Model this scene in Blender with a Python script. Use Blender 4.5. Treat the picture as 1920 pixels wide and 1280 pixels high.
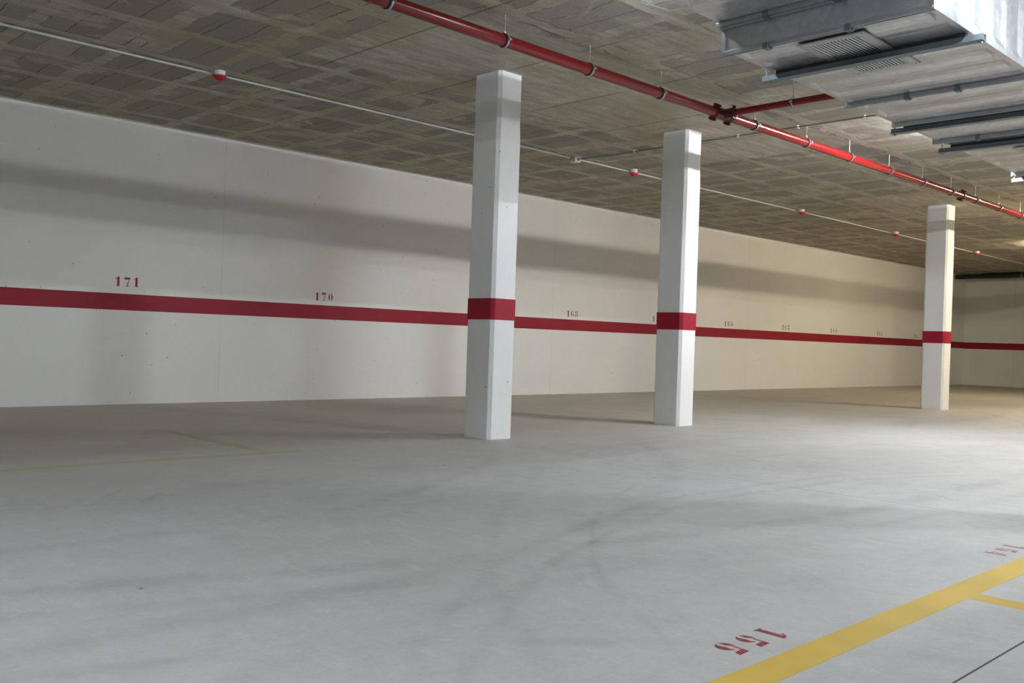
import bpy, math, random
from mathutils import Vector, Matrix
random.seed(7)
S = bpy.context.scene
COL = S.collection
for o in list(bpy.data.objects):
    bpy.data.objects.remove(o)

# ------------------------------------------------------------------ camera
F = Vector((0.696, 0.718, -0.0019)); R = Vector((0.717, -0.696, 0.0333))
YAW, PITCH, ROLL = math.radians(45.866), math.radians(-0.1094), math.radians(1.9109)
F = Vector((math.cos(YAW)*math.cos(PITCH), math.sin(YAW)*math.cos(PITCH), math.sin(PITCH)))
R0 = Vector((math.sin(YAW), -math.cos(YAW), 0)); U0 = R0.cross(F)
R = R0*math.cos(ROLL) + U0*math.sin(ROLL)
U = -R0*math.sin(ROLL) + U0*math.cos(ROLL)
cam_data = bpy.data.cameras.new('camera'); cam = bpy.data.objects.new('camera', cam_data)
COL.objects.link(cam)
m = Matrix.Identity(4)
for i in range(3):
    m[i][0] = R[i]; m[i][1] = U[i]; m[i][2] = -F[i]
m[0][3], m[1][3], m[2][3] = 0.0, 0.0, 0.8716
cam.matrix_world = m
cam_data.sensor_width = 36.0; cam_data.lens = 36.0*1770.54/1920.0
cam_data.clip_start = 0.05; cam_data.clip_end = 200
S.camera = cam

# ------------------------------------------------------------------ world, exposure
w = bpy.data.worlds.new('world'); S.world = w; w.use_nodes = True
w.node_tree.nodes['Background'].inputs[0].default_value = (1.0, 0.98, 0.94, 1)
w.node_tree.nodes['Background'].inputs[1].default_value = 0.14
S.view_settings.view_transform = 'Standard'; S.view_settings.look = 'None'
S.view_settings.gamma = 1.0; S.view_settings.use_curve_mapping = False
S.view_settings.exposure = 1.35

BLUE = (0.80, 0.905, 1.0); COOL = (0.86, 0.935, 1.0); NEUT = (0.97, 0.98, 1.0); WARM = (1.0, 0.84, 0.56)
# ceiling battens: x, y, half length, watts-like strength, colour
HL = 0.16
HB = 0.58
LAMPS = [(9.75, 3.70, HB, 108, (0.95, 0.97, 1.0)), (4.93, 3.70, HL, 8, COOL), (15.9, 3.70, HB, 95, WARM),
         (22.2, 3.70, HB, 60, WARM), (-1.5, 3.70, HB, 28, COOL),
         (5.3, 1.62, HB, 42, BLUE), (-0.8, 1.62, HB, 76, BLUE), (11.4, 1.62, HB, 40, NEUT),
         (17.5, 1.62, HB, 90, WARM), (7.95, -0.80, 0.2, 160, COOL), (12.2, -2.6, HB, 90, COOL), (3.2, -2.6, HB, 80, COOL), (-2.5, -2.6, HB, 60, COOL), (18.0, -2.6, HB, 110, WARM),
         (21.2, 6.3, HB, 45, WARM), (-2.6, 6.9, HB, 26, COOL)]  # unseen pair added to fill the wall where the pipe shades it

H = 3.2; D = 10.655; XF = 28.8; XB = -7.0; YR = -9.5

# ------------------------------------------------------------------ node helper
class N:
    def __init__(s, name):
        s.m = bpy.data.materials.new(name); s.m.use_nodes = True
        s.t = s.m.node_tree; s.t.nodes.clear()
        s.out = s.t.nodes.new('ShaderNodeOutputMaterial')
        s.b = s.t.nodes.new('ShaderNodeBsdfPrincipled')
        s.t.links.new(s.b.outputs[0], s.out.inputs[0])
    def put(s, sock, v):
        if isinstance(v, bpy.types.NodeSocket): s.t.links.new(v, sock)
        elif isinstance(v, (tuple, list)) and len(v) == 3 and sock.type == 'RGBA': sock.default_value = (*v, 1)
        else: sock.default_value = v
    def set(s, name, v): s.put(s.b.inputs[name], v)
    def pos(s):
        return s.t.nodes.new('ShaderNodeNewGeometry').outputs['Position']
    def nrm(s):
        return s.t.nodes.new('ShaderNodeNewGeometry').outputs['Normal']
    def m1(s, op, a, b=0.0, c=None):
        n = s.t.nodes.new('ShaderNodeMath'); n.operation = op
        s.put(n.inputs[0], a); s.put(n.inputs[1], b)
        if c is not None: s.put(n.inputs[2], c)
        return n.outputs[0]
    def sep(s, v):
        n = s.t.nodes.new('ShaderNodeSeparateXYZ'); s.put(n.inputs[0], v); return n.outputs
    def comb(s, x, y, z):
        n = s.t.nodes.new('ShaderNodeCombineXYZ'); s.put(n.inputs[0], x); s.put(n.inputs[1], y); s.put(n.inputs[2], z); return n.outputs[0]
    def noise(s, v, scale=1, detail=3, rough=0.5, dist=0.0, color=False):
        n = s.t.nodes.new('ShaderNodeTexNoise'); s.put(n.inputs['Vector'], v)
        n.inputs['Scale'].default_value = scale; n.inputs['Detail'].default_value = detail
        n.inputs['Roughness'].default_value = rough; n.inputs['Distortion'].default_value = dist
        return n.outputs[1 if color else 0]
    def vor(s, v, scale=1, feature='F1'):
        n = s.t.nodes.new('ShaderNodeTexVoronoi'); n.feature = feature; s.put(n.inputs['Vector'], v)
        n.inputs['Scale'].default_value = scale; return n.outputs['Distance']
    def white(s, v):
        n = s.t.nodes.new('ShaderNodeTexWhiteNoise'); s.put(n.inputs['Vector'], v); return n.outputs[0]
    def mr(s, v, a, b, c=0.0, d=1.0, smooth=True):
        n = s.t.nodes.new('ShaderNodeMapRange'); n.interpolation_type = 'SMOOTHSTEP' if smooth else 'LINEAR'
        s.put(n.inputs[0], v)
        for i, x in enumerate((a, b, c, d)): s.put(n.inputs[1+i], x)
        return n.outputs[0]
    def mix(s, f, a, b, mode='MIX'):
        n = s.t.nodes.new('ShaderNodeMix'); n.data_type = 'RGBA'; n.blend_type = mode
        s.put(n.inputs[0], f); s.put(n.inputs[6], a); s.put(n.inputs[7], b); return n.outputs[2]
    def vscale(s, v, k):
        n = s.t.nodes.new('ShaderNodeVectorMath'); n.operation = 'MULTIPLY'; s.put(n.inputs[0], v); n.inputs[1].default_value = k; return n.outputs[0]
    def bump(s, h, strength=0.3, dist=0.01):
        n = s.t.nodes.new('ShaderNodeBump'); n.inputs['Strength'].default_value = strength
        n.inputs['Distance'].default_value = dist; s.put(n.inputs['Height'], h)
        s.t.links.new(n.outputs[0], s.b.inputs['Normal'])

def simple(name, col, rough=0.6, metal=0.0, noise=0.06, scale=8, spec=0.5, coat=0.0):
    n = N(name); p = n.pos()
    f = n.noise(p, scale, 3)
    n.set('Base Color', n.mix(f, tuple(max(c*(1-noise*2), 0) for c in col), tuple(min(c*(1+noise*2), 1) for c in col)))
    n.set('Roughness', rough); n.set('Metallic', metal); n.set('Specular IOR Level', spec)
    if coat: n.set('Coat Weight', coat); n.set('Coat Roughness', 0.15)
    return n.m

# ---- floor concrete
def floor_mat():
    n = N('floor_concrete'); p = n.pos(); xyz = n.sep(p); X, Y = xyz[0], xyz[1]
    big = n.noise(p, 0.45, 5, 0.6, 0.3)
    med = n.noise(n.vscale(p, (1.0, 1.7, 1)), 1.1, 7, 0.68, 0.35)
    fine = n.noise(p, 60, 3, 0.6)
    c = n.mix(n.mr(big, 0.3, 0.7), (0.45, 0.442, 0.425), (0.51, 0.506, 0.495))
    c = n.mix(n.mr(med, 0.50, 0.72, 0, 0.38), c, (0.35, 0.345, 0.325))
    c = n.mix(n.mr(n.noise(p, 2.6, 6, 0.7, 0.2), 0.48, 0.7, 0, 0.35), c, (0.40, 0.39, 0.375))
    c = n.mix(n.mr(n.noise(p, 0.8, 4, 0.6), 0.5, 0.72, 0, 0.35), c, (0.50, 0.505, 0.505))
    c = n.mix(n.mr(fine, 0.35, 0.7, 0, 0.12), c, (0.24, 0.24, 0.235))
    c = n.mix(n.mr(n.noise(n.vscale(p, (6, 11, 1)), 1.0, 6, 0.75), 0.45, 0.75, 0, 0.42), c, (0.36, 0.352, 0.335))
    c = n.mix(n.mr(n.noise(n.vscale(p, (14, 5, 1)), 1.0, 5, 0.75), 0.47, 0.72, 0, 0.45), c, (0.56, 0.56, 0.55))
    # tyre sweeps
    wob = n.m1('MULTIPLY', n.m1('SUBTRACT', n.noise(p, 0.9, 3), 0.5), 0.16)
    gate = n.noise(p, 1.7, 6, 0.7)
    def sweep(cx_, cy_, rad, wd, k):
        a_ = n.m1('SUBTRACT', X, cx_); b_ = n.m1('SUBTRACT', Y, cy_)
        r = n.m1('ADD', n.m1('SQRT', n.m1('ADD', n.m1('MULTIPLY', a_, a_), n.m1('MULTIPLY', b_, b_))), wob)
        t = n.mr(n.m1('ABSOLUTE', n.m1('SUBTRACT', r, rad)), 0.0, wd, 1, 0)
        return n.m1('MULTIPLY', t, n.mr(gate, 0.40, 0.62, 0.10*k, 0.62*k))
    for a_ in ((1.63, 8.55, 4.67, 0.10, 0.40), (6.3, 16.97, 14.65, 0.13, 0.55), (6.3, 16.97, 14.95, 0.08, 0.30), (1.52, 9.16, 6.50, 0.14, 0.40),
               (5.03, -2.2, 5.25, 0.05, 0.45), (5.03, -2.2, 5.42, 0.05, 0.30), (6.56, -1.1, 5.11, 0.03, 0.35), (2.49, -2.41, 4.74, 0.08, 0.35),
               (-0.02, -0.77, 3.35, 0.07, 0.35), (9.0, -3.0, 8.6, 0.07, 0.25)):
        c = n.mix(sweep(*a_), c, (0.20, 0.198, 0.185))
    # radial tyre rubbing strokes (diagonal)
    dg = n.m1('ADD', n.m1('MULTIPLY', X, 0.80), n.m1('MULTIPLY', Y, -0.60))
    al = n.m1('ADD', n.m1('MULTIPLY', X, 0.60), n.m1('MULTIPLY', Y, 0.80))
    st = n.noise(n.comb(n.m1('MULTIPLY', dg, 9.0), n.m1('MULTIPLY', al, 0.7), 0.0), 1.0, 4, 0.6)
    st = n.m1('MULTIPLY', n.mr(st, 0.55, 0.8, 0, 0.4), n.mr(n.noise(p, 0.7, 2), 0.5, 0.65))
    c = n.mix(st, c, (0.22, 0.215, 0.21))
    # specks
    sp = n.mr(n.vor(p, 2.0), 0.020, 0.030, 1, 0)
    c = n.mix(n.m1('MULTIPLY', sp, 0.75), c, (0.06, 0.06, 0.055))
    # dust towards the wall strip
    dust = n.m1('MULTIPLY', n.mr(Y, 4.3, 7.6), n.mr(med, 0.25, 0.6, 0.45, 0.9))
    c = n.mix(dust, c, (0.475, 0.435, 0.365))
    # saw-cut joints
    for val, w_, k in ((5.44, 0.006, 0.6), (9.3, 0.006, 0.5), (13.2, 0.006, 0.5), (17.0, 0.006, 0.5), (1.45, 0.006, 0.0)):
        j = n.mr(n.m1('ABSOLUTE', n.m1('SUBTRACT', X, n.m1('ADD', val, n.m1('MULTIPLY', n.m1('SUBTRACT', n.noise(p, 1.5, 1), 0.5), 0.01)))), w_*0.5, w_, 1, 0)
        c = n.mix(n.m1('MULTIPLY', j, k), c, (0.10, 0.10, 0.095))
    j = n.mr(n.m1('ABSOLUTE', n.m1('SUBTRACT', Y, 0.962)), 0.0025, 0.004, 1, 0)
    c = n.mix(j, c, (0.02, 0.02, 0.02))
    n.set('Base Color', c)
    n.set('Roughness', n.mr(med, 0.2, 0.8, 0.5, 0.68)); n.set('Specular IOR Level', 0.35)
    n.bump(n.m1('ADD', n.m1('MULTIPLY', fine, 0.5), med), 0.12, 0.004)
    return n.m

# ---- ceiling: block infill between cast concrete ribs
def ceil_mat():
    n = N('ceiling_block_slab'); p = n.pos(); xyz = n.sep(p); X, Y = xyz[0], xyz[1]
    P = 0.77
    rough_y = n.mr(Y, 4.6, 6.8, 1.5, 0.62)
    def wig(scale, amp, off):
        q = n.t.nodes.new('ShaderNodeVectorMath'); q.operation = 'ADD'; n.put(q.inputs[0], p); q.inputs[1].default_value = (off, off*2, off)
        return n.m1('MULTIPLY', n.m1('MULTIPLY', n.m1('SUBTRACT', n.noise(q.outputs[0], scale, 4, 0.6), 0.5), amp), rough_y)
    dx = n.m1('ADD', wig(1.6, 0.16, 0), wig(9, 0.012, 3)); dy = n.m1('ADD', wig(1.6, 0.16, 7), wig(9, 0.012, 11))
    u = n.m1('DIVIDE', n.m1('SUBTRACT', n.m1('ADD', X, dx), 3.13-7.7), P)
    v = n.m1('DIVIDE', n.m1('SUBTRACT', n.m1('ADD', Y, dy), 10.28-23.1), P)
    fu = n.m1('FRACT', u); fv = n.m1('FRACT', v)
    cu = n.m1('FLOOR', u); cv = n.m1('FLOOR', v)
    cell = n.white(n.comb(cu, cv, 0.0))
    au = n.m1('ABSOLUTE', n.m1('SUBTRACT', fu, 0.5)); av = n.m1('ABSOLUTE', n.m1('SUBTRACT', fv, 0.5))
    hu = n.m1('ADD', 0.385, n.m1('MULTIPLY', cell, 0.05))
    inb = n.m1('MULTIPLY', n.mr(n.m1('SUBTRACT', au, hu), -0.008, 0.012, 1, 0), n.mr(n.m1('SUBTRACT', av, hu), -0.008, 0.012, 1, 0))
    edge_u = n.m1('MULTIPLY', n.mr(n.m1('ABSOLUTE', n.m1('SUBTRACT', au, hu)), 0.0, 0.016, 1, 0), n.mr(av, 0.40, 0.42, 1, 0))
    edge_v = n.m1('MULTIPLY', n.mr(n.m1('ABSOLUTE', n.m1('SUBTRACT', av, hu)), 0.0, 0.016, 1, 0), n.mr(au, 0.40, 0.42, 1, 0))
    # which third of the cell: separate block shades
    th = n.m1('FLOOR', n.m1('MULTIPLY', fu, 3.0))
    blk = n.white(n.comb(n.m1('ADD', n.m1('MULTIPLY', cu, 3.0), th), cv, 5.0))
    ft = n.m1('ABSOLUTE', n.m1('SUBTRACT', n.m1('FRACT', n.m1('MULTIPLY', fu, 3.0)), 0.5))
    seam = n.m1('MULTIPLY', n.mr(ft, 0.475, 0.492, 0, 1), inb)
    # slurry smeared over some blocks
    smear = n.mr(n.noise(p, 1.5, 6, 0.62, 0.5), 0.53, 0.60)
    sm2 = n.m1('MAXIMUM', smear, n.mr(blk, 0.88, 0.9))
    # plain cast slab round the column heads (row of columns)
    near = n.m1('ABSOLUTE', n.m1('SUBTRACT', n.m1('ADD', Y, wig(2.0, 0.5, 20)), 5.95))
    dc = None
    for cx in (-1.0, 5.7, 8.5, 15.2, 22.0):
        d = n.m1('MAXIMUM', n.m1('MULTIPLY', n.m1('ABSOLUTE', n.m1('SUBTRACT', n.m1('ADD', X, dx), cx)), 0.62), near)
        dc = d if dc is None else n.m1('MINIMUM', dc, d)
    solid = n.mr(dc, 0.93, 0.98, 1, 0)
    keep = n.m1('MULTIPLY', n.m1('SUBTRACT', 1.0, n.m1('MULTIPLY', sm2, 0.78)), n.m1('SUBTRACT', 1.0, solid))
    mask = n.m1('MULTIPLY', inb, keep)
    streak = n.noise(n.vscale(p, (9, 1.2, 1)), 1.0, 5, 0.65)
    streak2 = n.noise(n.vscale(p, (2.0, 14, 1)), 1.0, 5, 0.65)
    fine = n.noise(p, 45, 4, 0.7); big = n.noise(p, 0.9, 4, 0.55)
    rib = n.mix(n.mr(streak2, 0.3, 0.7), (0.40, 0.365, 0.305), (0.60, 0.555, 0.475))
    rib = n.mix(n.mr(big, 0.46, 0.62, 0, 0.65), rib, (0.40, 0.365, 0.245))
    rib = n.mix(n.mr(n.noise(p, 2.3, 6, 0.68, 0.4), 0.54, 0.66, 0, 0.6), rib, (0.68, 0.635, 0.56))
    rib = n.mix(n.mr(n.noise(n.vscale(p, (2.2, 3.6, 1)), 1.3, 6, 0.7, 0.5), 0.56, 0.66, 0, 0.55), rib, (0.31, 0.285, 0.24))
    bc = n.mix(blk, (0.294, 0.275, 0.250), (0.400, 0.375, 0.338))
    bc = n.mix(n.mr(streak, 0.3, 0.7, 0, 0.4), bc, (0.362, 0.338, 0.295))
    bc = n.mix(n.m1('MULTIPLY', n.mr(n.noise(p, 1.1, 3), 0.5, 0.65), 0.4), bc, (0.350, 0.323, 0.219))
    c = n.mix(mask, rib, bc)
    c = n.mix(n.m1('MULTIPLY', seam, n.m1('MULTIPLY', keep, 0.75)), c, (0.054, 0.051, 0.043))
    ed = n.m1('MULTIPLY', n.m1('MAXIMUM', edge_u, edge_v), n.mr(n.noise(p, 3.0, 3), 0.5, 0.6, 0, 0.75))
    c = n.mix(n.m1('MULTIPLY', ed, n.m1('SUBTRACT', 1.0, solid)), c, (0.078, 0.073, 0.062))
    # board lines in the solid heads and along y
    bl = n.m1('ABSOLUTE', n.m1('SUBTRACT', n.m1('FRACT', n.m1('DIVIDE', n.m1('ADD', X, 0.15), 0.77*1.5)), 0.5))
    bl = n.m1('MULTIPLY', n.mr(bl, 0.488, 0.496, 0, 0.75), n.mr(n.noise(p, 1.2, 3), 0.35, 0.5))
    c = n.mix(n.m1('MULTIPLY', bl, n.mr(dc, 1.6, 1.0, 0.15, 1)), c, (0.109, 0.101, 0.070))
    rust = n.mr(n.noise(p, 1.9, 5, 0.6), 0.66, 0.74, 0, 0.5)
    c = n.mix(rust, c, (0.24, 0.165, 0.12))
    c = n.mix(n.mr(fine, 0.4, 0.75, 0, 0.25), c, (0.08, 0.075, 0.06))
    n.set('Base Color', c); n.set('Roughness', 0.9); n.set('Specular IOR Level', 0.15)
    hgt = n.m1('ADD', n.m1('MULTIPLY', mask, -0.7), n.m1('ADD', n.m1('MULTIPLY', streak2, 0.5), n.m1('MULTIPLY', fine, 0.25)))
    n.bump(hgt, 0.5, 0.012)
    return n.m

# ---- painted concrete walls / columns
def paint_mat(name, base, seams=(), axis=0, pits=0.8):
    n = N(name); p = n.pos(); xyz = n.sep(p)
    a = n.noise(p, 0.9, 4, 0.55); b = n.noise(p, 14, 4, 0.6)
    c = n.mix(n.mr(a, 0.3, 0.7), tuple(k*0.955 for k in base), base)
    c = n.mix(n.mr(b, 0.4, 0.75, 0, 0.10), c, tuple(k*0.8 for k in base))
    pit = n.m1('MULTIPLY', n.mr(n.vor(p, 7.0), 0.045, 0.065, 1, 0), n.mr(n.noise(p, 0.9, 2), 0.5, 0.58))
    c = n.mix(n.m1('MULTIPLY', pit, pits), c, tuple(k*0.3 for k in base))
    for s in seams:
        j = n.mr(n.m1('ABSOLUTE', n.m1('SUBTRACT', xyz[axis], s)), 0.003, 0.008, 1, 0)
        c = n.mix(n.m1('MULTIPLY', j, 0.22), c, tuple(k*0.55 for k in base))
    hz = n.mr(n.m1('ABSOLUTE', n.m1('SUBTRACT', xyz[2], 2.72)), 0.003, 0.012, 1, 0)
    n.set('Base Color', c); n.set('Roughness', 0.62); n.set('Specular IOR Level', 0.3)
    n.bump(n.m1('ADD', n.m1('MULTIPLY', pit, -1.5), n.m1('ADD', n.m1('MULTIPLY', b, 0.35), n.m1('MULTIPLY', hz, 0.25))), 0.25, 0.006)
    return n.m

# ---- galvanised duct sheet with pressed beads across the run
def duct_mat():
    n = N('galvanised_duct_sheet'); p = n.pos(); xyz = n.sep(p)
    spang = n.t.nodes.new('ShaderNodeTexVoronoi'); spang.inputs['Scale'].default_value = 28; n.put(spang.inputs['Vector'], p)
    sp = n.sep(spang.outputs['Color'])[0]
    lf = n.noise(p, 2.2, 4)
    c = n.mix(sp, (0.50, 0.51, 0.53), (0.60, 0.61, 0.63))
    c = n.mix(n.mr(n.noise(p, 3.0, 5, 0.6), 0.6, 0.7, 0, 0.35), c, (0.38, 0.38, 0.38))
    n.set('Base Color', c); n.set('Metallic', 0.85)
    n.set('Roughness', n.mr(lf, 0.2, 0.8, 0.28, 0.40))
    n.bump(n.m1('ADD', n.m1('MULTIPLY', n.noise(p, 1.7, 2), 1.0), n.m1('MULTIPLY', n.noise(n.vscale(p, (5, 1, 5)), 1.0, 2), 0.3)), 0.35, 0.012)
    return n.m

M = {}
M['floor'] = floor_mat(); M['ceiling'] = ceil_mat(); M['duct'] = duct_mat()
M['wall'] = paint_mat('white_wall_paint', (0.79, 0.79, 0.775), (-0.5, 5.416, 11.24, 17.1, 23.0))
M['wall_far'] = paint_mat('white_far_wall_paint', (0.76, 0.76, 0.73), (9.3, 6.0, 2.0), 1)
M['col'] = paint_mat('white_column_paint', (0.80, 0.80, 0.80))
M['red'] = simple('crimson_band_paint', (0.27, 0.006, 0.022), 0.55, 0, 0.08, 3, 0.3)
M['redcol'] = simple('crimson_column_paint', (0.30, 0.006, 0.024), 0.55, 0, 0.05, 3, 0.3)
M['stencil'] = simple('red_stencil_paint', (0.27, 0.030, 0.036), 0.65, 0, 0.3, 40, 0.3)
M['stencil_faded'] = simple('faded_red_stencil_paint', (0.34, 0.15, 0.15), 0.65, 0, 0.35, 40, 0.3)
M['pipe'] = simple('red_pipe_enamel', (0.19, 0.005, 0.006), 0.26, 0, 0.04, 4, 0.5)
M['coupling'] = simple('dark_red_coupling_enamel', (0.07, 0.005, 0.008), 0.4, 0, 0.1, 20)
M['steel'] = simple('galvanised_steel', (0.42, 0.44, 0.46), 0.42, 0.85, 0.08, 25)
M['darksteel'] = simple('zinc_strut_steel', (0.17, 0.20, 0.225), 0.55, 0.6, 0.08, 15)
M['rod'] = simple('threaded_rod_steel', (0.40, 0.40, 0.38), 0.45, 0.7, 0.1, 60)
M['rubber'] = simple('black_rubber', (0.02, 0.02, 0.02), 0.7)
M['white_plastic'] = simple('white_plastic', (0.72, 0.72, 0.69), 0.45)
M['conduit'] = simple('pale_grey_pvc', (0.48, 0.49, 0.46), 0.5)
M['greyconduit'] = simple('grey_pvc', (0.17, 0.18, 0.175), 0.5)
M['redplastic'] = simple('red_plastic', (0.50, 0.010, 0.012), 0.35)
M['black'] = simple('black_tray_and_slot_shade', (0.006, 0.006, 0.006), 0.8, 0, 0.05, 8, 0.1)  # cable tray, and the sheet painting shade into the grille slots
M['blackpipe'] = simple('black_drain_pipe', (0.014, 0.014, 0.014), 0.6)
def yellow_mat(name, cov, col):
    n = N(name); p = n.pos()
    wear = n.mr(n.noise(p, 22, 5, 0.7), cov, cov+0.12)
    big = n.noise(p, 3, 3)
    c = n.mix(n.mr(big, 0.3, 0.7), col, tuple(k*0.88 for k in col))
    c = n.mix(n.m1('MULTIPLY', wear, 0.45), c, (0.52, 0.44, 0.24))
    n.set('Base Color', c); n.set('Roughness', 0.6); n.set('Specular IOR Level', 0.3); return n.m
M['yellow'] = yellow_mat('yellow_line_paint', 0.56, (0.65, 0.44, 0.070))
M['worn'] = yellow_mat('worn_yellow_line_dust', 0.35, (0.44, 0.395, 0.29))

# ------------------------------------------------------------------ mesh helpers
class MB:
    def __init__(s): s.v = []; s.f = []; s.mi = []; s.cur = 0; s.smooth = []
    def add(s, vs, fs, smooth=False):
        o = len(s.v); s.v += [tuple(x) for x in vs]
        for f in fs: s.f.append(tuple(o+i for i in f)); s.mi.append(s.cur); s.smooth.append(smooth)
        return s
    def box(s, x0, x1, y0, y1, z0, z1):
        vs = [(x, y, z) for z in (z0, z1) for y in (y0, y1) for x in (x0, x1)]
        return s.add(vs, [(0,2,3,1),(4,5,7,6),(0,1,5,4),(2,6,7,3),(0,4,6,2),(1,3,7,5)])
    def obox(s, c, ax, ay, az):
        c, ax, ay, az = map(Vector, (c, ax, ay, az))
        vs = [c + ax*i + ay*j + az*k for k in (-1,1) for j in (-1,1) for i in (-1,1)]
        return s.add(vs, [(0,2,3,1),(4,5,7,6),(0,1,5,4),(2,6,7,3),(0,4,6,2),(1,3,7,5)])
    def lathe(s, p, axis, prof, n=20, smooth=True, caps=True):
        # prof: list of (t along axis, radius)
        p = Vector(p); a = Vector(axis).normalized()
        u = a.orthogonal().normalized(); w_ = a.cross(u)
        vs = []
        for t, r in prof:
            for i in range(n):
                an = 2*math.pi*i/n; vs.append(p + a*t + (u*math.cos(an) + w_*math.sin(an))*r)
        fs = [(k*n+i, k*n+(i+1) % n, (k+1)*n+(i+1) % n, (k+1)*n+i) for k in range(len(prof)-1) for i in range(n)]
        s.add(vs, fs, smooth)
        if caps:
            s.add(vs[:n], [tuple(reversed(range(n)))]); s.add(vs[-n:], [tuple(range(n))])
        return s
    def tube(s, a, b, r, n=16):
        a, b = Vector(a), Vector(b); L = (b-a).length
        return s.lathe(a, b-a, [(0, r), (L, r)], n)
    def ring(s, c, axis, r0, r1, w_, n=28):
        # flat strap ring: inner r0, outer r1, width w_
        c = Vector(c); a = Vector(axis).normalized()
        pr = [(-w_/2, r0), (-w_/2, r1), (w_/2, r1), (w_/2, r0), (-w_/2, r0)]
        return s.lathe(c, a, pr, n, False, False)
    def prism(s, poly, origin, ex, ey, ez, t):
        # poly in 2D, extruded along ez by t
        o, ex, ey, ez = map(Vector, (origin, ex, ey, ez)); n = len(poly)
        vs = [o + ex*a + ey*b for a, b in poly] + [o + ex*a + ey*b + ez*t for a, b in poly]
        fs = [tuple(reversed(range(n))), tuple(range(n, 2*n))] + [(i, (i+1) % n, n+(i+1) % n, n+i) for i in range(n)]
        return s.add(vs, fs)

def link(o, parent=None):
    COL.objects.link(o)
    if parent is not None: o.parent = parent
    return o
def obj(name, mb, mat, parent=None, bevel=0.0, label=None):
    me = bpy.data.meshes.new(name); me.from_pydata(mb.v, [], mb.f)
    for x in (mat if isinstance(mat, (list, tuple)) else [mat]): me.materials.append(x)
    me.update()
    for p_, mi, sm in zip(me.polygons, mb.mi, mb.smooth): p_.material_index = mi; p_.use_smooth = sm
    import bmesh
    bm = bmesh.new(); bm.from_mesh(me); bmesh.ops.recalc_face_normals(bm, faces=bm.faces); bm.to_mesh(me); bm.free()
    o = bpy.data.objects.new(name, me); link(o, parent)
    if bevel:
        b = o.modifiers.new('bevel', 'BEVEL'); b.width = bevel; b.segments = 2; b.limit_method = 'ANGLE'
    if label: o['label'] = label
    return o
def tag(o, label, cat, group=None):
    o['label'] = label; o['category'] = cat
    if group: o['group'] = group
    return o
def thing(name, loc, label, cat, group=None):
    e = bpy.data.objects.new(name, None); e.empty_display_size = 0.1; e.location = loc; link(e)
    return tag(e, label, cat, group)
def struct(name, mb, mat, bevel=0.0):
    o = obj(name, mb, mat, None, bevel); o['kind'] = 'structure'; return o
def dup(root, loc, label=None, group=None):
    r = root.copy(); COL.objects.link(r); r.location = loc
    if label: r['label'] = label
    if group: r['group'] = group
    for ch in list(root.children):
        c = ch.copy(); COL.objects.link(c); c.parent = r
        for g in list(ch.children):
            d = g.copy(); COL.objects.link(d); d.parent = c
    return r

# ------------------------------------------------------------------ room shell
T = 0.25
struct('floor', MB().box(XB-T, XF+T, YR-T, D+T, -0.2, 0.0), M['floor'])
floor = bpy.data.objects['floor']
struct('ceiling', MB().box(XB-T, XF+T, YR-T, D+T, H, H+0.25), M['ceiling'])
wall_left = struct('wall_left', MB().box(XB, XF, D, D+T, 0, H), M['wall'])
wall_far = struct('wall_far', MB().box(XF, XF+T, YR, D+T, 0, H), M['wall_far'])
struct('wall_right', MB().box(XB, XF, YR-T, YR, 0, H), M['wall_far'])
struct('wall_back', MB().box(XB-T, XB, 2.0, D+T, 0, H).box(XB-T, XB, YR, -5.0, 0, H).box(XB-T, XB, -5.0, 2.0, 2.6, H), M['wall_far'])  # gap in the unseen wall added to let ambient fill light in

e_ = 0.0007
obj('painted_stripe', MB().box(XB+0.01, XF-0.002, D-e_, D, 1.057, 1.241), M['red'], wall_left, label='crimson horizontal band')
obj('painted_stripe', MB().box(XF-e_, XF, YR+0.01, D-0.002, 1.050, 1.235), M['red'], wall_far, label='crimson horizontal band')

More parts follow.
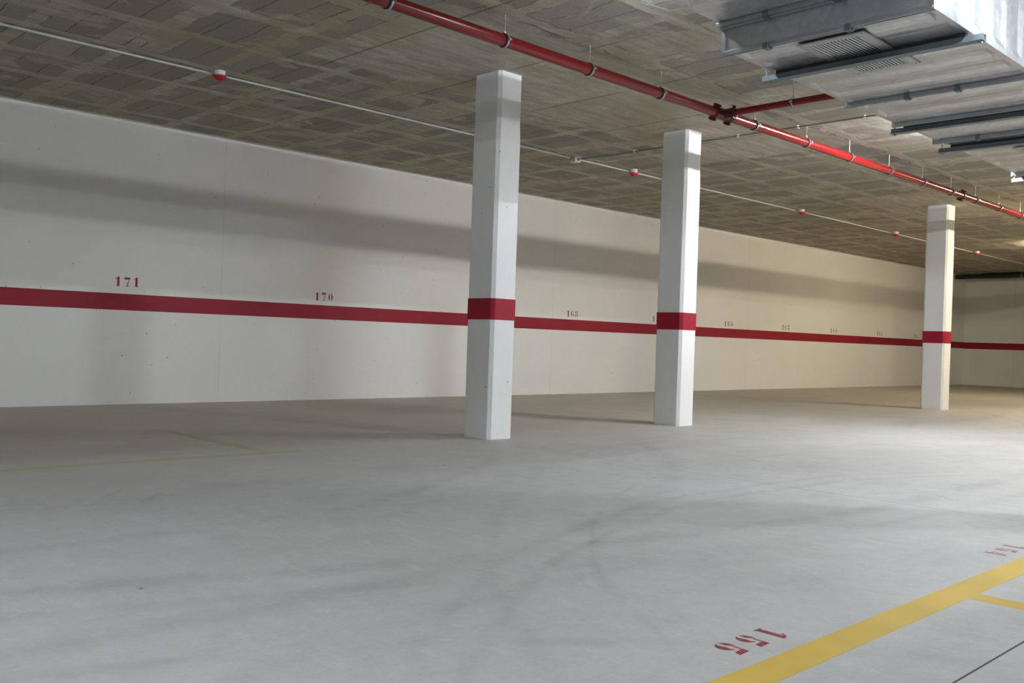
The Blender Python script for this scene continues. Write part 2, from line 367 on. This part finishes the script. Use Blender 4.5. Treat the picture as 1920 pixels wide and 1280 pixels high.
# ---- stencil digits (unit box: width about 0.6, height 1)
def arc(cx, cy, rx, ry, a0, a1, t, n=12, tend=0.12):
    o, i = [], []
    for k in range(n+1):
        q = k/n; a = math.radians(a0 + (a1-a0)*q)
        th = t*(tend + (1-tend)*math.sin(math.pi*q))
        o.append((cx + rx*math.cos(a), cy + ry*math.sin(a)))
        i.append((cx + (rx-th)*math.cos(a), cy + (ry-th*0.45)*math.sin(a)))
    return o + i[::-1]
def dot(cx, cy, r, n=12): return [(cx + r*math.cos(2*math.pi*k/n), cy + r*math.sin(2*math.pi*k/n)) for k in range(n)]
DIG = {
 '1': [[(.22,.05),(.46,.05),(.46,1),(.30,1),(.22,.93)], [(.12,0),(.56,0),(.48,.07),(.20,.07)], [(.04,.72),(.10,.70),(.19,.86),(.19,.93),(.10,.84)]],
 '7': [[(.02,.68),(.06,.68),(.10,.76),(.58,.76),(.64,.98),(.06,.98),(.02,1)], [(.50,.72),(.57,.72),(.44,.42),(.40,.12),(.30,.12),(.36,.42)], [(.14,0),(.56,0),(.42,.09),(.28,.09)]],
 '0': [arc(.33,.5,.31,.5,103,257,.21), arc(.33,.5,.31,.5,-77,77,.21)],
 '6': [arc(.34,.5,.32,.5,96,262,.20), arc(.33,.31,.30,.31,-78,80,.18), arc(.36,.8,.2,.2,30,90,.08), dot(.50,.80,.10)],
 '8': [arc(.33,.74,.26,.26,100,255,.17), arc(.33,.74,.26,.26,-75,80,.17), arc(.33,.26,.31,.27,105,258,.19), arc(.33,.26,.31,.27,-78,75,.19)],
 '5': [[(.08,.74),(.54,.78),(.62,1),(.10,.97)], [(.08,.46),(.14,.46),(.14,.72),(.08,.72)], arc(.28,.32,.34,.32,-76,88,.26), arc(.26,.30,.25,.29,145,264,.20)],
 '3': [arc(.28,.76,.27,.24,-70,82,.17), arc(.28,.28,.33,.28,-84,76,.20), dot(.13,.80,.10), dot(.12,.20,.11)],
 '4': [[(.34,.06),(.54,.06),(.54,1),(.48,1),(.34,.80)], [(.24,0),(.64,0),(.56,.05),(.32,.05)], [(0,.24),(.31,.24),(.31,.30),(.07,.30),(.30,.76),(.30,.88)], [(.57,.24),(.68,.24),(.68,.30),(.57,.30)]],
 '2': [arc(.30,.72,.30,.28,-40,100,.18), dot(.14,.74,.10), [(.42,.46),(.50,.54),(.20,.24),(.08,.10),(.10,.04)], [(.06,0),(.58,0),(.62,.28),(.56,.28),(.50,.16),(.14,.14)]],
}
DIG['9'] = [[(0.66-a, 1-b) for a, b in q] for q in DIG['6']]
def number(text, origin, ex, ey, ez, h, adv, parent, label, mat='stencil'):
    mb = MB(); ex, ey = Vector(ex), Vector(ey)
    n = len(text)
    for k, ch in enumerate(text):
        x0 = (k - n/2)*adv + (adv - 0.6*h)/2
        jit = random.uniform(-0.02, 0.02)*h
        o = Vector(origin) + ex*x0 + ey*(-h/2 + jit)
        for poly in DIG[ch]:
            mb.prism([(a*h, b*h) for a, b in poly], o, ex, ey, ez, e_)
    return obj('stencil_number', mb, M[mat], parent, label=label)

for t_, x, z in (('171', 4.276, 1.378), ('170', 6.861, 1.354), ('169', 9.55, 1.345), ('168', 11.721, 1.339), ('167', 14.06, 1.338), ('166', 16.412, 1.336),
                 ('165', 18.648, 1.334), ('164', 20.832, 1.333), ('163', 23.242, 1.333), ('162', 25.458, 1.333)):
    number(t_, (x, D-0.0002, z), (1, 0, 0), (0, 0, 1), (0, -1, 0), 0.105, 0.102 if x < 12 else 0.118, wall_left, 'red stencilled bay number ' + t_)
number('155', (2.492, 1.500, 0), (-1, 0, 0), (0, -1, 0), (0, 0, 1), 0.101, 0.112, floor, 'red stencilled bay number 155')
number('154', (4.575, 1.478, 0), (-1, 0, 0), (0, -1, 0), (0, 0, 1), 0.094, 0.112, floor, 'faded red stencilled bay number 154', 'stencil_faded')

# ---- floor lines
obj('painted_line', MB().box(XB+0.5, XF-0.5, 1.268, 1.382, 0.0, e_), M['yellow'], floor, label='broad yellow line')
obj('painted_line', MB().box(3.548, 3.648, -3.6, 1.268, 0.0, e_), M['yellow'], floor, label='short yellow bay divider')
obj('painted_line', MB().box(-0.4, 3.75, 6.03, 6.12, 0.0, 0.0006), M['worn'], floor, label='worn faint yellow line')
obj('painted_line', MB().box(3.45, 3.55, 6.12, 7.9, 0.0, 0.0006), M['worn'], floor, label='worn faint yellow bay divider')

# ------------------------------------------------------------------ columns
def column(x0, y0, label, group='white square columns'):
    wx, wy, ch = 0.283, 0.338, 0.028
    x1, y1 = x0+wx, y0+wy
    t = thing('column', ((x0+x1)/2, (y0+y1)/2, 0), label, 'column', group)
    rnd = random.Random(label)
    def section(z, off, wob):
        hx, hy = wx/2+off, wy/2+off
        pts = []
        for sx, sy in ((-1,-1),(1,-1),(1,1),(-1,1)):
            c = ch + wob*rnd.uniform(-1, 1)
            a = (sx*(hx-c), sy*hy); b = (sx*hx, sy*(hy-c))
            pts += [b, a] if sx*sy > 0 else [a, b]
        return [(p_[0], p_[1], z) for p_ in pts]
    def shaft(name, z0, z1, off, mat, step=0.11, wob=0.0010, cap=True, lab=None):
        k = max(1, int((z1-z0)/step)); zs = [z0+(z1-z0)*i/k for i in range(k+1)]
        mb = MB(); vs = []
        for z in zs:
            o2 = off + (0.0035 if z < 2.72 else 0)
            vs += section(z, o2, wob)
        fs = [(a*8+i, a*8+(i+1) % 8, (a+1)*8+(i+1) % 8, (a+1)*8+i) for a in range(k) for i in range(8)]
        fs += [tuple(reversed(range(8))), tuple(range(k*8, k*8+8))]
        mb.add(vs, fs)
        return obj(name, mb, mat, t, label=lab)
    shaft('shaft', 0.0, H, 0.0, M['col'])
    shaft('painted_stripe', 1.040, 1.225, 0.0048, M['redcol'], 0.2, 0.0, lab='crimson band round the column')
    return t
column(5.557, 5.98, 'white square column nearest the camera, left of the other two')
column(8.376, 6.03, 'white square column in the middle, with a bright bluish right face')
column(15.05, 5.866, 'farthest white square column, at the right with a cream right face')
column(22.0, 5.9, 'white square column beyond the right edge of the view')
column(5.81, 0.98, 'white square column by the yellow line, just beyond the right edge of the view')
column(-1.2, 5.98, 'white square column behind the camera')

# ------------------------------------------------------------------ red fire main
PY, PZ, PR = 4.95, 3.01, 0.045
t = thing('fire_main', (7.40, PY, PZ), 'long red fire sprinkler pipe with a tee and a thinner branch under the ceiling', 'pipe')
ox, oy, oz = 7.40, PY, PZ
def rel(x, y=PY, z=PZ): return (x-ox, y-oy, z-oz)
obj('pipe_length', MB().tube(rel(XB+0.02), rel(7.30), PR, 32), M['pipe'], t)
obj('pipe_length', MB().tube(rel(7.50), rel(13.08), PR, 32), M['pipe'], t)
obj('pipe_length', MB().tube(rel(13.16), rel(20.1), PR, 32), M['pipe'], t)
obj('pipe_length', MB().tube(rel(20.14), rel(27.6), PR, 32), M['pipe'], t)
obj('end_cap', MB().lathe(rel(27.56), (1, 0, 0), [(0, PR*1.15), (0.06, PR*1.15), (0.075, PR*0.8)], 24), M['coupling'], t)
obj('branch_pipe', MB().tube(rel(7.41, 4.86), rel(7.41, 3.345), 0.030, 28), M['pipe'], t)
tee = MB(); tee.tube(rel(7.29), rel(7.52), 0.052, 28); tee.tube(rel(7.41, PY), rel(7.41, 4.83), 0.046, 24)
obj('tee_fitting', tee, M['coupling'], t)
def coupling(c, ax, r, name='grooved_coupling'):
    c = Vector(c); a = Vector(ax).normalized(); mb = MB()
    mb.lathe(c - a*0.026, a, [(0, r*1.02), (0.002, r*1.26), (0.015, r*1.30), (0.026, r*1.22), (0.037, r*1.30), (0.050, r*1.26), (0.052, r*1.02)], 24, True)
    side = Vector((0, 0, 1)) if abs(a.z) < 0.5 else Vector((1, 0, 0))
    side = (side + a.cross(side)*0.45).normalized()
    for sgn in (1, -1):
        q = c + side*sgn*(r*1.42)
        b2 = a.cross(side)
        mb.obox(q, a*0.016, b2*0.020, side*0.014)
        mb.tube(q - b2*0.045, q + b2*0.045, 0.0065, 8)
        mb.lathe(q + b2*0.020, b2, [(0, 0.013), (0.012, 0.013)], 6, False)
        mb.lathe(q - b2*0.032, b2, [(0, 0.012), (0.010, 0.012)], 6, False)
    return obj(name, mb, M['coupling'], t)
coupling(rel(7.285), (1, 0, 0), PR); coupling(rel(7.525), (1, 0, 0), PR)
coupling(rel(7.41, 4.83), (0, 1, 0), 0.034)
coupling(rel(13.12), (1, 0, 0), PR*0.95); coupling(rel(20.12), (1, 0, 0), PR*0.95)

def hanger_at(loc, axis, r, label, group):
    # pear ring clamp with rubber lining and threaded rod up to the slab
    t = thing('pipe_hanger', loc, label, 'pipe hanger', group)
    a = Vector(axis)
    obj('clamp_ring', MB().ring((0, 0, 0), a, r+0.0035, r+0.0065, 0.014), M['steel'], t)
    obj('rubber_lining', MB().ring((-a.x*0.009, a.y*0.009, 0), a, r+0.0004, r+0.0060, 0.024), M['rubber'], t)
    b2 = a.cross(Vector((0, 0, 1)))
    for s_ in (1, -1):
        lug = MB(); c = b2*s_*(r+0.014); lug.obox(c, a*0.012, b2*0.010, Vector((0, 0, 0.004))); lug.lathe(c - Vector((0, 0, 0.010)), (0, 0, 1), [(0, 0.0055), (0.020, 0.0055)], 6, False)
        obj('clamp_screw', lug, M['steel'], t)
    obj('nut', MB().lathe((0, 0, r+0.006), (0, 0, 1), [(0, 0.010), (0.016, 0.010)], 6, False), M['steel'], t)
    top = H - loc[2]
    obj('threaded_rod', MB().tube((0, 0, r+0.006), (0, 0, top), 0.0042, 8), M['rod'], t)
    return t
HX = [(1.45, 'ring hanger on the red main, second one beyond the top edge of the picture'), (2.55, 'ring hanger on the red main, first one beyond the top edge of the picture'), (3.60, 'ring hanger nearest the top edge of the picture on the red main'), (4.627, 'second ring hanger from the left, above the nearest column'),
      (5.55, 'third ring hanger from the left on the red main'), (6.465, 'ring hanger on the red main just left of the dark tee'),
      (7.95, 'first ring hanger right of the dark tee on the red main'), (8.95, 'second ring hanger right of the dark tee on the red main'),
      (9.90, 'ring hanger at the brightest lit stretch of the red main'), (10.90, 'ring hanger at the right end of the brightest stretch of red main'),
      (11.85, 'ring hanger midway between the bright stretch and the far coupling'), (12.75, 'ring hanger just left of the far coupling on the red main'),
      (13.60, 'first ring hanger right of the far coupling'), (14.50, 'ring hanger nearest the right edge of the picture on the red main')]
h0 = None; GR = 'ring hangers along the red fire main'
HX += [(15.4+i, 'ring hanger on the red main, %s one beyond the right edge of the picture' % w_) for i, w_ in enumerate(('first', 'second', 'third', 'fourth', 'fifth'))]
for x, lab in HX:
    if h0 is None: h0 = hanger_at((x, PY, PZ), (1, 0, 0), PR, lab, GR)
    else: dup(h0, (x, PY, PZ), lab)
hanger_at((7.41, 4.235, PZ), (0, 1, 0), 0.030, 'small ring hanger holding the thin branch pipe beside the duct', None)

# ------------------------------------------------------------------ conduits, junction box, detectors
CY, CZ = 8.08, 3.186
t = thing('cable_conduit', (8.7, CY, CZ), 'thin pale conduit running parallel to the wall under the ceiling', 'conduit')
for xa, xb in ((XB+0.05, 3.935), (4.025, 8.75), (8.89, 9.875), (9.965, 14.335), (14.425, 17.955), (18.045, 22.155), (22.245, XF-0.7)):
    obj('tube', MB().tube((xa-8.7, 0, 0), (xb-8.7, 0, 0), 0.0105, 10), M['conduit'], t)
x = -5.5
while x < 27:
    if abs(x-8.82) > 0.25:
        mb = MB(); mb.ring((x-8.7, 0, 0), (1, 0, 0), 0.0107, 0.0135, 0.016, 12); mb.box(x-8.7-0.008, x-8.7+0.008, -0.006, 0.006, 0.008, H-CZ-0.0005)
        obj('conduit_clip', mb, M['conduit'], t)
    x += 0.77
t = thing('junction_box', (8.84, CY, 3.152), 'small grey junction box where the two ceiling conduits meet', 'junction box')
obj('box', MB().box(-0.055, 0.055, -0.055, 0.055, -0.005, 0.05), M['conduit'], t, 0.006)
obj('lid', MB().box(-0.050, 0.050, -0.050, 0.050, -0.014, -0.005), M['white_plastic'], t, 0.004)
g = MB()
for sx, sy in ((1, 0), (-1, 0), (0, -1)):
    g.lathe((sx*0.055, sy*0.055, 0.018), (sx, sy, 0), [(0, 0.016), (0.018, 0.015), (0.026, 0.012)], 12)
obj('cable_gland', g, M['greyconduit'], t)
t = thing('cable_conduit', (8.93, 5.5, 3.183), 'dark grey conduit crossing the ceiling from junction box towards the duct', 'conduit')
obj('tube', MB().tube((0, -2.1, 0), (0, 2.0, 0), 0.009, 10), M['greyconduit'], t)
obj('tube', MB().tube((0, 2.0, 0), (-0.05, 2.53, 0.0), 0.009, 10), M['greyconduit'], t)
for k in range(5):
    y = 1.7 - k*0.72
    obj('conduit_clip', MB().box(-0.016, 0.016, y-0.008, y+0.008, -0.011, 0.016), M['conduit'], t)

def siren(x, label):
    t = thing('fire_detector', (x, CY-0.09, 3.2), label, 'fire alarm', 'red and white fire alarm units on the ceiling conduit')
    obj('base', MB().lathe((0, 0, 0), (0, 0, -1), [(0, 0.046), (0.034, 0.046), (0.040, 0.049), (0.044, 0.049)], 28), M['white_plastic'], t)
    obj('red_dome', MB().lathe((0, 0, -0.044), (0, 0, -1), [(0, 0.056), (0.010, 0.057), (0.022, 0.053), (0.036, 0.042), (0.044, 0.028), (0.047, 0.012)], 28), M['redplastic'], t)
    obj('sounder_nozzle', MB().lathe((-0.052, 0.0, -0.052), (-1, 0.2, 0), [(0, 0.009), (0.014, 0.009)], 10), M['redplastic'], t)
    return t
d0 = siren(3.98, 'red-and-white fire alarm unit left of the nearest column, largest of its kind')
dup(d0, (9.92, CY-0.09, 3.2), 'red-and-white fire alarm unit between the two nearer columns')
dup(d0, (14.38, CY-0.09, 3.2), 'red-and-white fire alarm unit first to the right of the middle column')
dup(d0, (18.0, CY-0.09, 3.2), 'red-and-white fire alarm unit just left of the farthest column')
dup(d0, (22.2, CY-0.09, 3.2), 'red-and-white fire alarm unit right of the farthest column, smallest of its kind')

# ------------------------------------------------------------------ air duct
DY0, DY1, DZ0, DZA, DZT = 2.075, 3.325, 2.70, 2.868, 3.165
t = thing('air_duct', (5.0, (DY0+DY1)/2, DZ0), 'large galvanised sheet metal air duct under the ceiling', 'air duct')
ox, oy, oz = 5.0, (DY0+DY1)/2, DZ0
def sheet_section(x0, x1, y0, y1, z0, z1, name='duct_section', endcap=True, pitch=0.155, grille=None):
    # box duct section with real pressed beads (shallow alternating folds) on bottom and sides
    mb = MB(); k = max(2, int(round((x1-x0)/(pitch/2))))
    if k % 2: k += 1
    rows = []
    for i in range(k+1):
        x = x0 + (x1-x0)*i/k - ox
        b = 0.0085 if i % 4 in (1, 2) else 0.0
        if i in (0, k): b = 0
        a0, a1, b0, b1 = y0-oy, y1-oy, z0-oz, z1-oz; e = 0.035
        rows.append([(x, a0, b0), (x, a0+e, b0), (x, a0+2*e, b0+b), (x, a1-2*e, b0+b), (x, a1-e, b0), (x, a1, b0),
                     (x, a1, b0+e), (x, a1-b, b0+2*e), (x, a1-b, b1-e), (x, a1, b1), (x, a0, b1), (x, a0+b, b1-e), (x, a0+b, b0+2*e), (x, a0, b0+e)])
    q = len(rows[0]); vs = [v for r_ in rows for v in r_]
    fs = [(a*q+i, a*q+(i+1) % q, (a+1)*q+(i+1) % q, (a+1)*q+i) for a in range(k) for i in range(q)]
    if endcap: fs += [tuple(range(q-1, -1, -1)), tuple(k*q+i for i in range(q))]
    mb.add(vs, fs)
    return obj(name, mb, M['duct'], t)
def flange(x, y0, y1, z0, z1, wdt=0.03, proud=0.028):
    mb = MB(); X0, X1 = x-wdt/2-ox, x+wdt/2-ox
    a0, a1, b0, b1 = y0-oy, y1-oy, z0-oz, z1-oz; q = proud
    mb.box(X0, X1, a0-q, a1+q, b0-q, b0); mb.box(X0, X1, a0-q, a0, b0, b1); mb.box(X0, X1, a1, a1+q, b0, b1)
    mb.box((X0+X1)/2-0.001, (X0+X1)/2+0.001, a0-q-0.003, a1+q+0.003, b0-q-0.004, b0-q)
    obj('flange_frame', mb, M['steel'], t, 0.002)
    for yy in (a0-q*0.4, a1+q*0.4):
        bo = MB(); bo.lathe((X0-0.010, yy, b0-q*0.4), (1, 0, 0), [(0, 0.013), (0.012, 0.013), (0.012, 0.007), (wdt+0.016, 0.007)], 6, False)
        obj('corner_bolt', bo, M['steel'], t)
def clip(x, y, z):
    mb = MB(); X_, Y_, Z_ = x-ox, y-oy, z-oz
    mb.box(X_-0.026, X_+0.026, Y_-0.016, Y_+0.016, Z_-0.040, Z_-0.030)
    mb.box(X_-0.026, X_-0.018, Y_-0.016, Y_+0.016, Z_-0.030, Z_-0.004); mb.box(X_+0.018, X_+0.026, Y_-0.016, Y_+0.016, Z_-0.030, Z_-0.004)
    mb.lathe((X_+0.02, Y_-0.008, Z_-0.022), (1, 0, 0), [(0, 0.008), (0.022, 0.008)], 6, False)
    obj('flange_clip', mb, M['darksteel'], t)
sections = [-6.9, -3.4, -0.2, 3.4, 4.985]
for a, b in zip(sections[:-1], sections[1:]):
    sheet_section(a, b, DY0, DY1+0.02, DZA, DZT, endcap=True)
for xx in sections[:-1]: flange(xx, DY0, DY1+0.02, DZA, DZT)
cuts = [5.015, 6.62, 7.42, 8.22, 10.15, 11.9, 13.6, 15.3, 17.0, 18.8, 20.6, 22.4, 24.2, 26.0]
for a, b in zip(cuts[:-1], cuts[1:]):
    sheet_section(a, b, DY0, DY1, DZ0, DZT)
for xx in cuts[1:]: flange(xx, DY0, DY1, DZ0, DZT)
# step between the shallow and the deep run: end plate with flanges above and below
obj('end_plate', MB().box(4.985-ox, 5.015-ox, DY0-oy, DY1-oy, 0.0, DZT-DZ0), M['duct'], t)
flange(4.995, DY0, DY1, DZ0, DZT, 0.035, 0.026)
mb = MB(); mb.box(-0.05, -0.018, DY0-oy-0.02, DY1-oy+0.035, DZA-DZ0-0.034, DZA-DZ0-0.001); mb.box(-0.075, -0.052, DY0-oy-0.02, DY1-oy+0.035, DZA-DZ0-0.026, DZA-DZ0-0.001)
obj('flange_frame', mb, M['steel'], t, 0.003)
for x, y, z in ((4.995, 3.04, DZ0), (4.995, 2.524, DZ0), (4.945, 3.02, DZA), (4.945, 2.58, DZA), (6.62, 2.89, DZ0), (6.62, 2.545, DZ0), (8.22, 2.98, DZ0), (8.22, 2.5, DZ0)):
    clip(x, y, z)

def grille(x0, x1, y0, y1, lab):
    # return air grille screwed on the duct bottom: frame with blades running along x
    gz = 0.0
    mb = MB(); fw = 0.055; X0, X1, Y0, Y1 = x0-ox, x1-ox, y0-oy, y1-oy
    zt, zb = -0.001, -0.010
    mb.box(X0, X1, Y0, Y0+fw, zb, zt); mb.box(X0, X1, Y1-fw, Y1, zb, zt)
    mb.box(X0, X0+fw, Y0+fw, Y1-fw, zb, zt); mb.box(X1-fw, X1, Y0+fw, Y1-fw, zb, zt)
    fr = obj('vent_grille', mb, M['steel'], t, 0.0015, label=lab)
    bk = MB().box(X0+fw, X1-fw, Y0+fw, Y1-fw, -0.0022, -0.0008)  # black sheet standing in for the shade inside the slots
    obj('slot_shade_sheet', bk, M['black'], fr)
    bl = MB(); k = 14
    for i in range(k):
        y = Y0+fw + (Y1-Y0-2*fw)*(i+0.5)/k
        bl.obox(((X0+X1)/2, y, -0.007), (((X1-X0)/2-fw), 0, 0), (0, 0.0034, -0.0024), (0, 0.0005, 0.0009))
    obj('grille_blades', bl, M['steel'], fr)
    for sx in (X0+0.02, X1-0.02):
        for sy in (Y0+0.02, Y1-0.02): obj('screw', MB().lathe((sx, sy, zb), (0, 0, -1), [(0, 0.006), (0.002, 0.005)], 8), M['darksteel'], fr)
grille(5.14, 5.925, 2.51, 2.93, 'steel grille with dark slots')
grille(8.86, 9.65, 2.51, 2.93, 'steel grille with dark slots')

def trapeze(x, label):
    # strut channel under the duct hung on two threaded rods
    t = thing('duct_hanger', (x, (DY0+DY1)/2, DZ0-0.062), label, 'duct hanger', 'strut hangers under the duct')
    hy = (DY1-DY0)/2 + 0.075; w_ = 0.0205
    mb = MB(); tk = 0.0026
    mb.box(-w_, w_, -hy, hy, 0.0, tk)                      # web at the bottom
    mb.box(-w_, -w_+tk, -hy, hy, tk, 0.040); mb.box(w_-tk, w_, -hy, hy, tk, 0.040)
    mb.box(-w_+tk, -w_+0.009, -hy, hy, 0.037, 0.040); mb.box(w_-0.009, w_-tk, -hy, hy, 0.037, 0.040)
    mb.box(-w_-0.022, -w_, -hy, hy, 0.0, 0.003)            # bottom lip seen as a second line
    obj('strut_channel', mb, M['darksteel'], t)
    obj('rubber_pad', MB().box(-0.018, 0.018, -hy+0.10, hy-0.10, 0.040, 0.0335+0.028), M['rubber'], t)
    for sgn in (-1, 1):
        yy = sgn*(hy-0.022)
        obj('threaded_rod', MB().tube((0, yy, -0.012), (0, yy, H-(DZ0-0.062)), 0.0052, 10), M['rod'], t)
        for zz in (-0.010, 0.041):
            obj('nut', MB().lathe((0, yy, zz), (0, 0, 1), [(0, 0.011), (0.009, 0.011)], 6, False), M['steel'], t)
    return t
s0 = trapeze(5.56, 'strut hanger crossing the near vent grille under the duct')
dup(s0, (7.52, s0.location.y, s0.location.z), 'middle strut hanger under the duct, next beyond the near grille')
dup(s0, (8.48, s0.location.y, s0.location.z), 'third strut hanger under the duct, just before the far grille')
dup(s0, (10.32, s0.location.y, s0.location.z), 'farthest visible strut hanger under the duct at the picture edge')
for x, w_ in ((12.2, 'first'), (14.1, 'second'), (16.0, 'third'), (18.0, 'fourth')):
    dup(s0, (x, s0.location.y, s0.location.z), 'strut hanger under the duct, %s one beyond the right edge of the picture' % w_)

# ------------------------------------------------------------------ drain pipe at the far wall
t = thing('drain_pipe', (27.9, 10.1, 3.09), 'thick black pipe running along the top of the far wall', 'pipe')
obj('pipe_length', MB().tube((0, -16.0, 0.0), (0, 0.5, 0.0), 0.065, 24), M['blackpipe'], t)
for y in (-1.25, -4.2, -7.2):
    cl = MB().ring((0, y, 0), (0, 1, 0), 0.066, 0.072, 0.03, 20); cl.tube((0, y, 0.07), (0, y, 0.108), 0.006, 8)
    obj('pipe_clamp', cl, M['steel'], t)
t = thing('cable_tray', (28.3, 9.9, 3.13), 'dark cable tray behind the black pipe at the far wall', 'cable tray')
mb = MB(); mb.box(-0.12, 0.12, -15.5, 0.1, 0, 0.003); mb.box(-0.12, -0.117, -15.5, 0.1, 0.003, 0.06); mb.box(0.117, 0.12, -15.5, 0.1, 0.003, 0.06)
obj('tray', mb, M['black'], t)
for y in (-1, -4, -7, -10, -13): obj('threaded_rod', MB().tube((-0.1, y, 0.003), (-0.1, y, 0.069), 0.005, 8), M['rod'], t)

# ------------------------------------------------------------------ lamps
def emit(name, col, st):
    n = N(name); n.set('Base Color', (0.8, 0.8, 0.8)); n.set('Emission Color', col); n.set('Emission Strength', st); return n.m
for i, (x, y, hl, watt, col) in enumerate(LAMPS):
    t = thing('ceiling_lamp', (x, y, H), 'slim batten lamp on the ceiling ' + ('added out of view as wall fill' if y > 5 else 'beside the left of the duct' if y > 3 else 'beside the right of the duct' if y > 0 else 'over the opposite bay row'), 'ceiling lamp', 'batten lamps on the ceiling, row y %.1f' % y)
    row = 'added out of view as wall fill' if y > 5 else 'beside the left of the duct' if y > 3 else ('beside the right of the duct' if y > 0 else 'beyond the yellow line' if y > -1 else 'over the opposite bays')
    rank = sorted(l[0] for l in LAMPS if l[1] == y or (l[1] > 5 and y > 5)).index(x)
    t['label'] = 'slim ceiling lamp %s, %s from the near end' % (row, ('first', 'second', 'third', 'fourth', 'fifth')[rank])
    t['group'] = 'added fill lamps near the long wall' if y > 5 else 'ceiling lamps left of the duct' if y > 3 else ('ceiling lamps right of the duct' if y > 0 else 'ceiling lamps over the opposite bays')
    obj('housing', MB().box(-hl-0.03, hl+0.03, -0.03, 0.03, -0.014, 0.0), M['white_plastic'], t)
    area = 2*math.pi*0.013*hl*2
    st = watt/(math.pi*area)
    obj('lamp_tube', MB().tube((-hl, 0, -0.030), (hl, 0, -0.030), 0.013, 16), emit('lamp_glow_%s' % i, col, st), t)
    for xe in (-hl-0.02, hl):
        obj('lamp_holder', MB().box(xe, xe+0.02, -0.016, 0.016, -0.046, -0.014), M['white_plastic'], t)
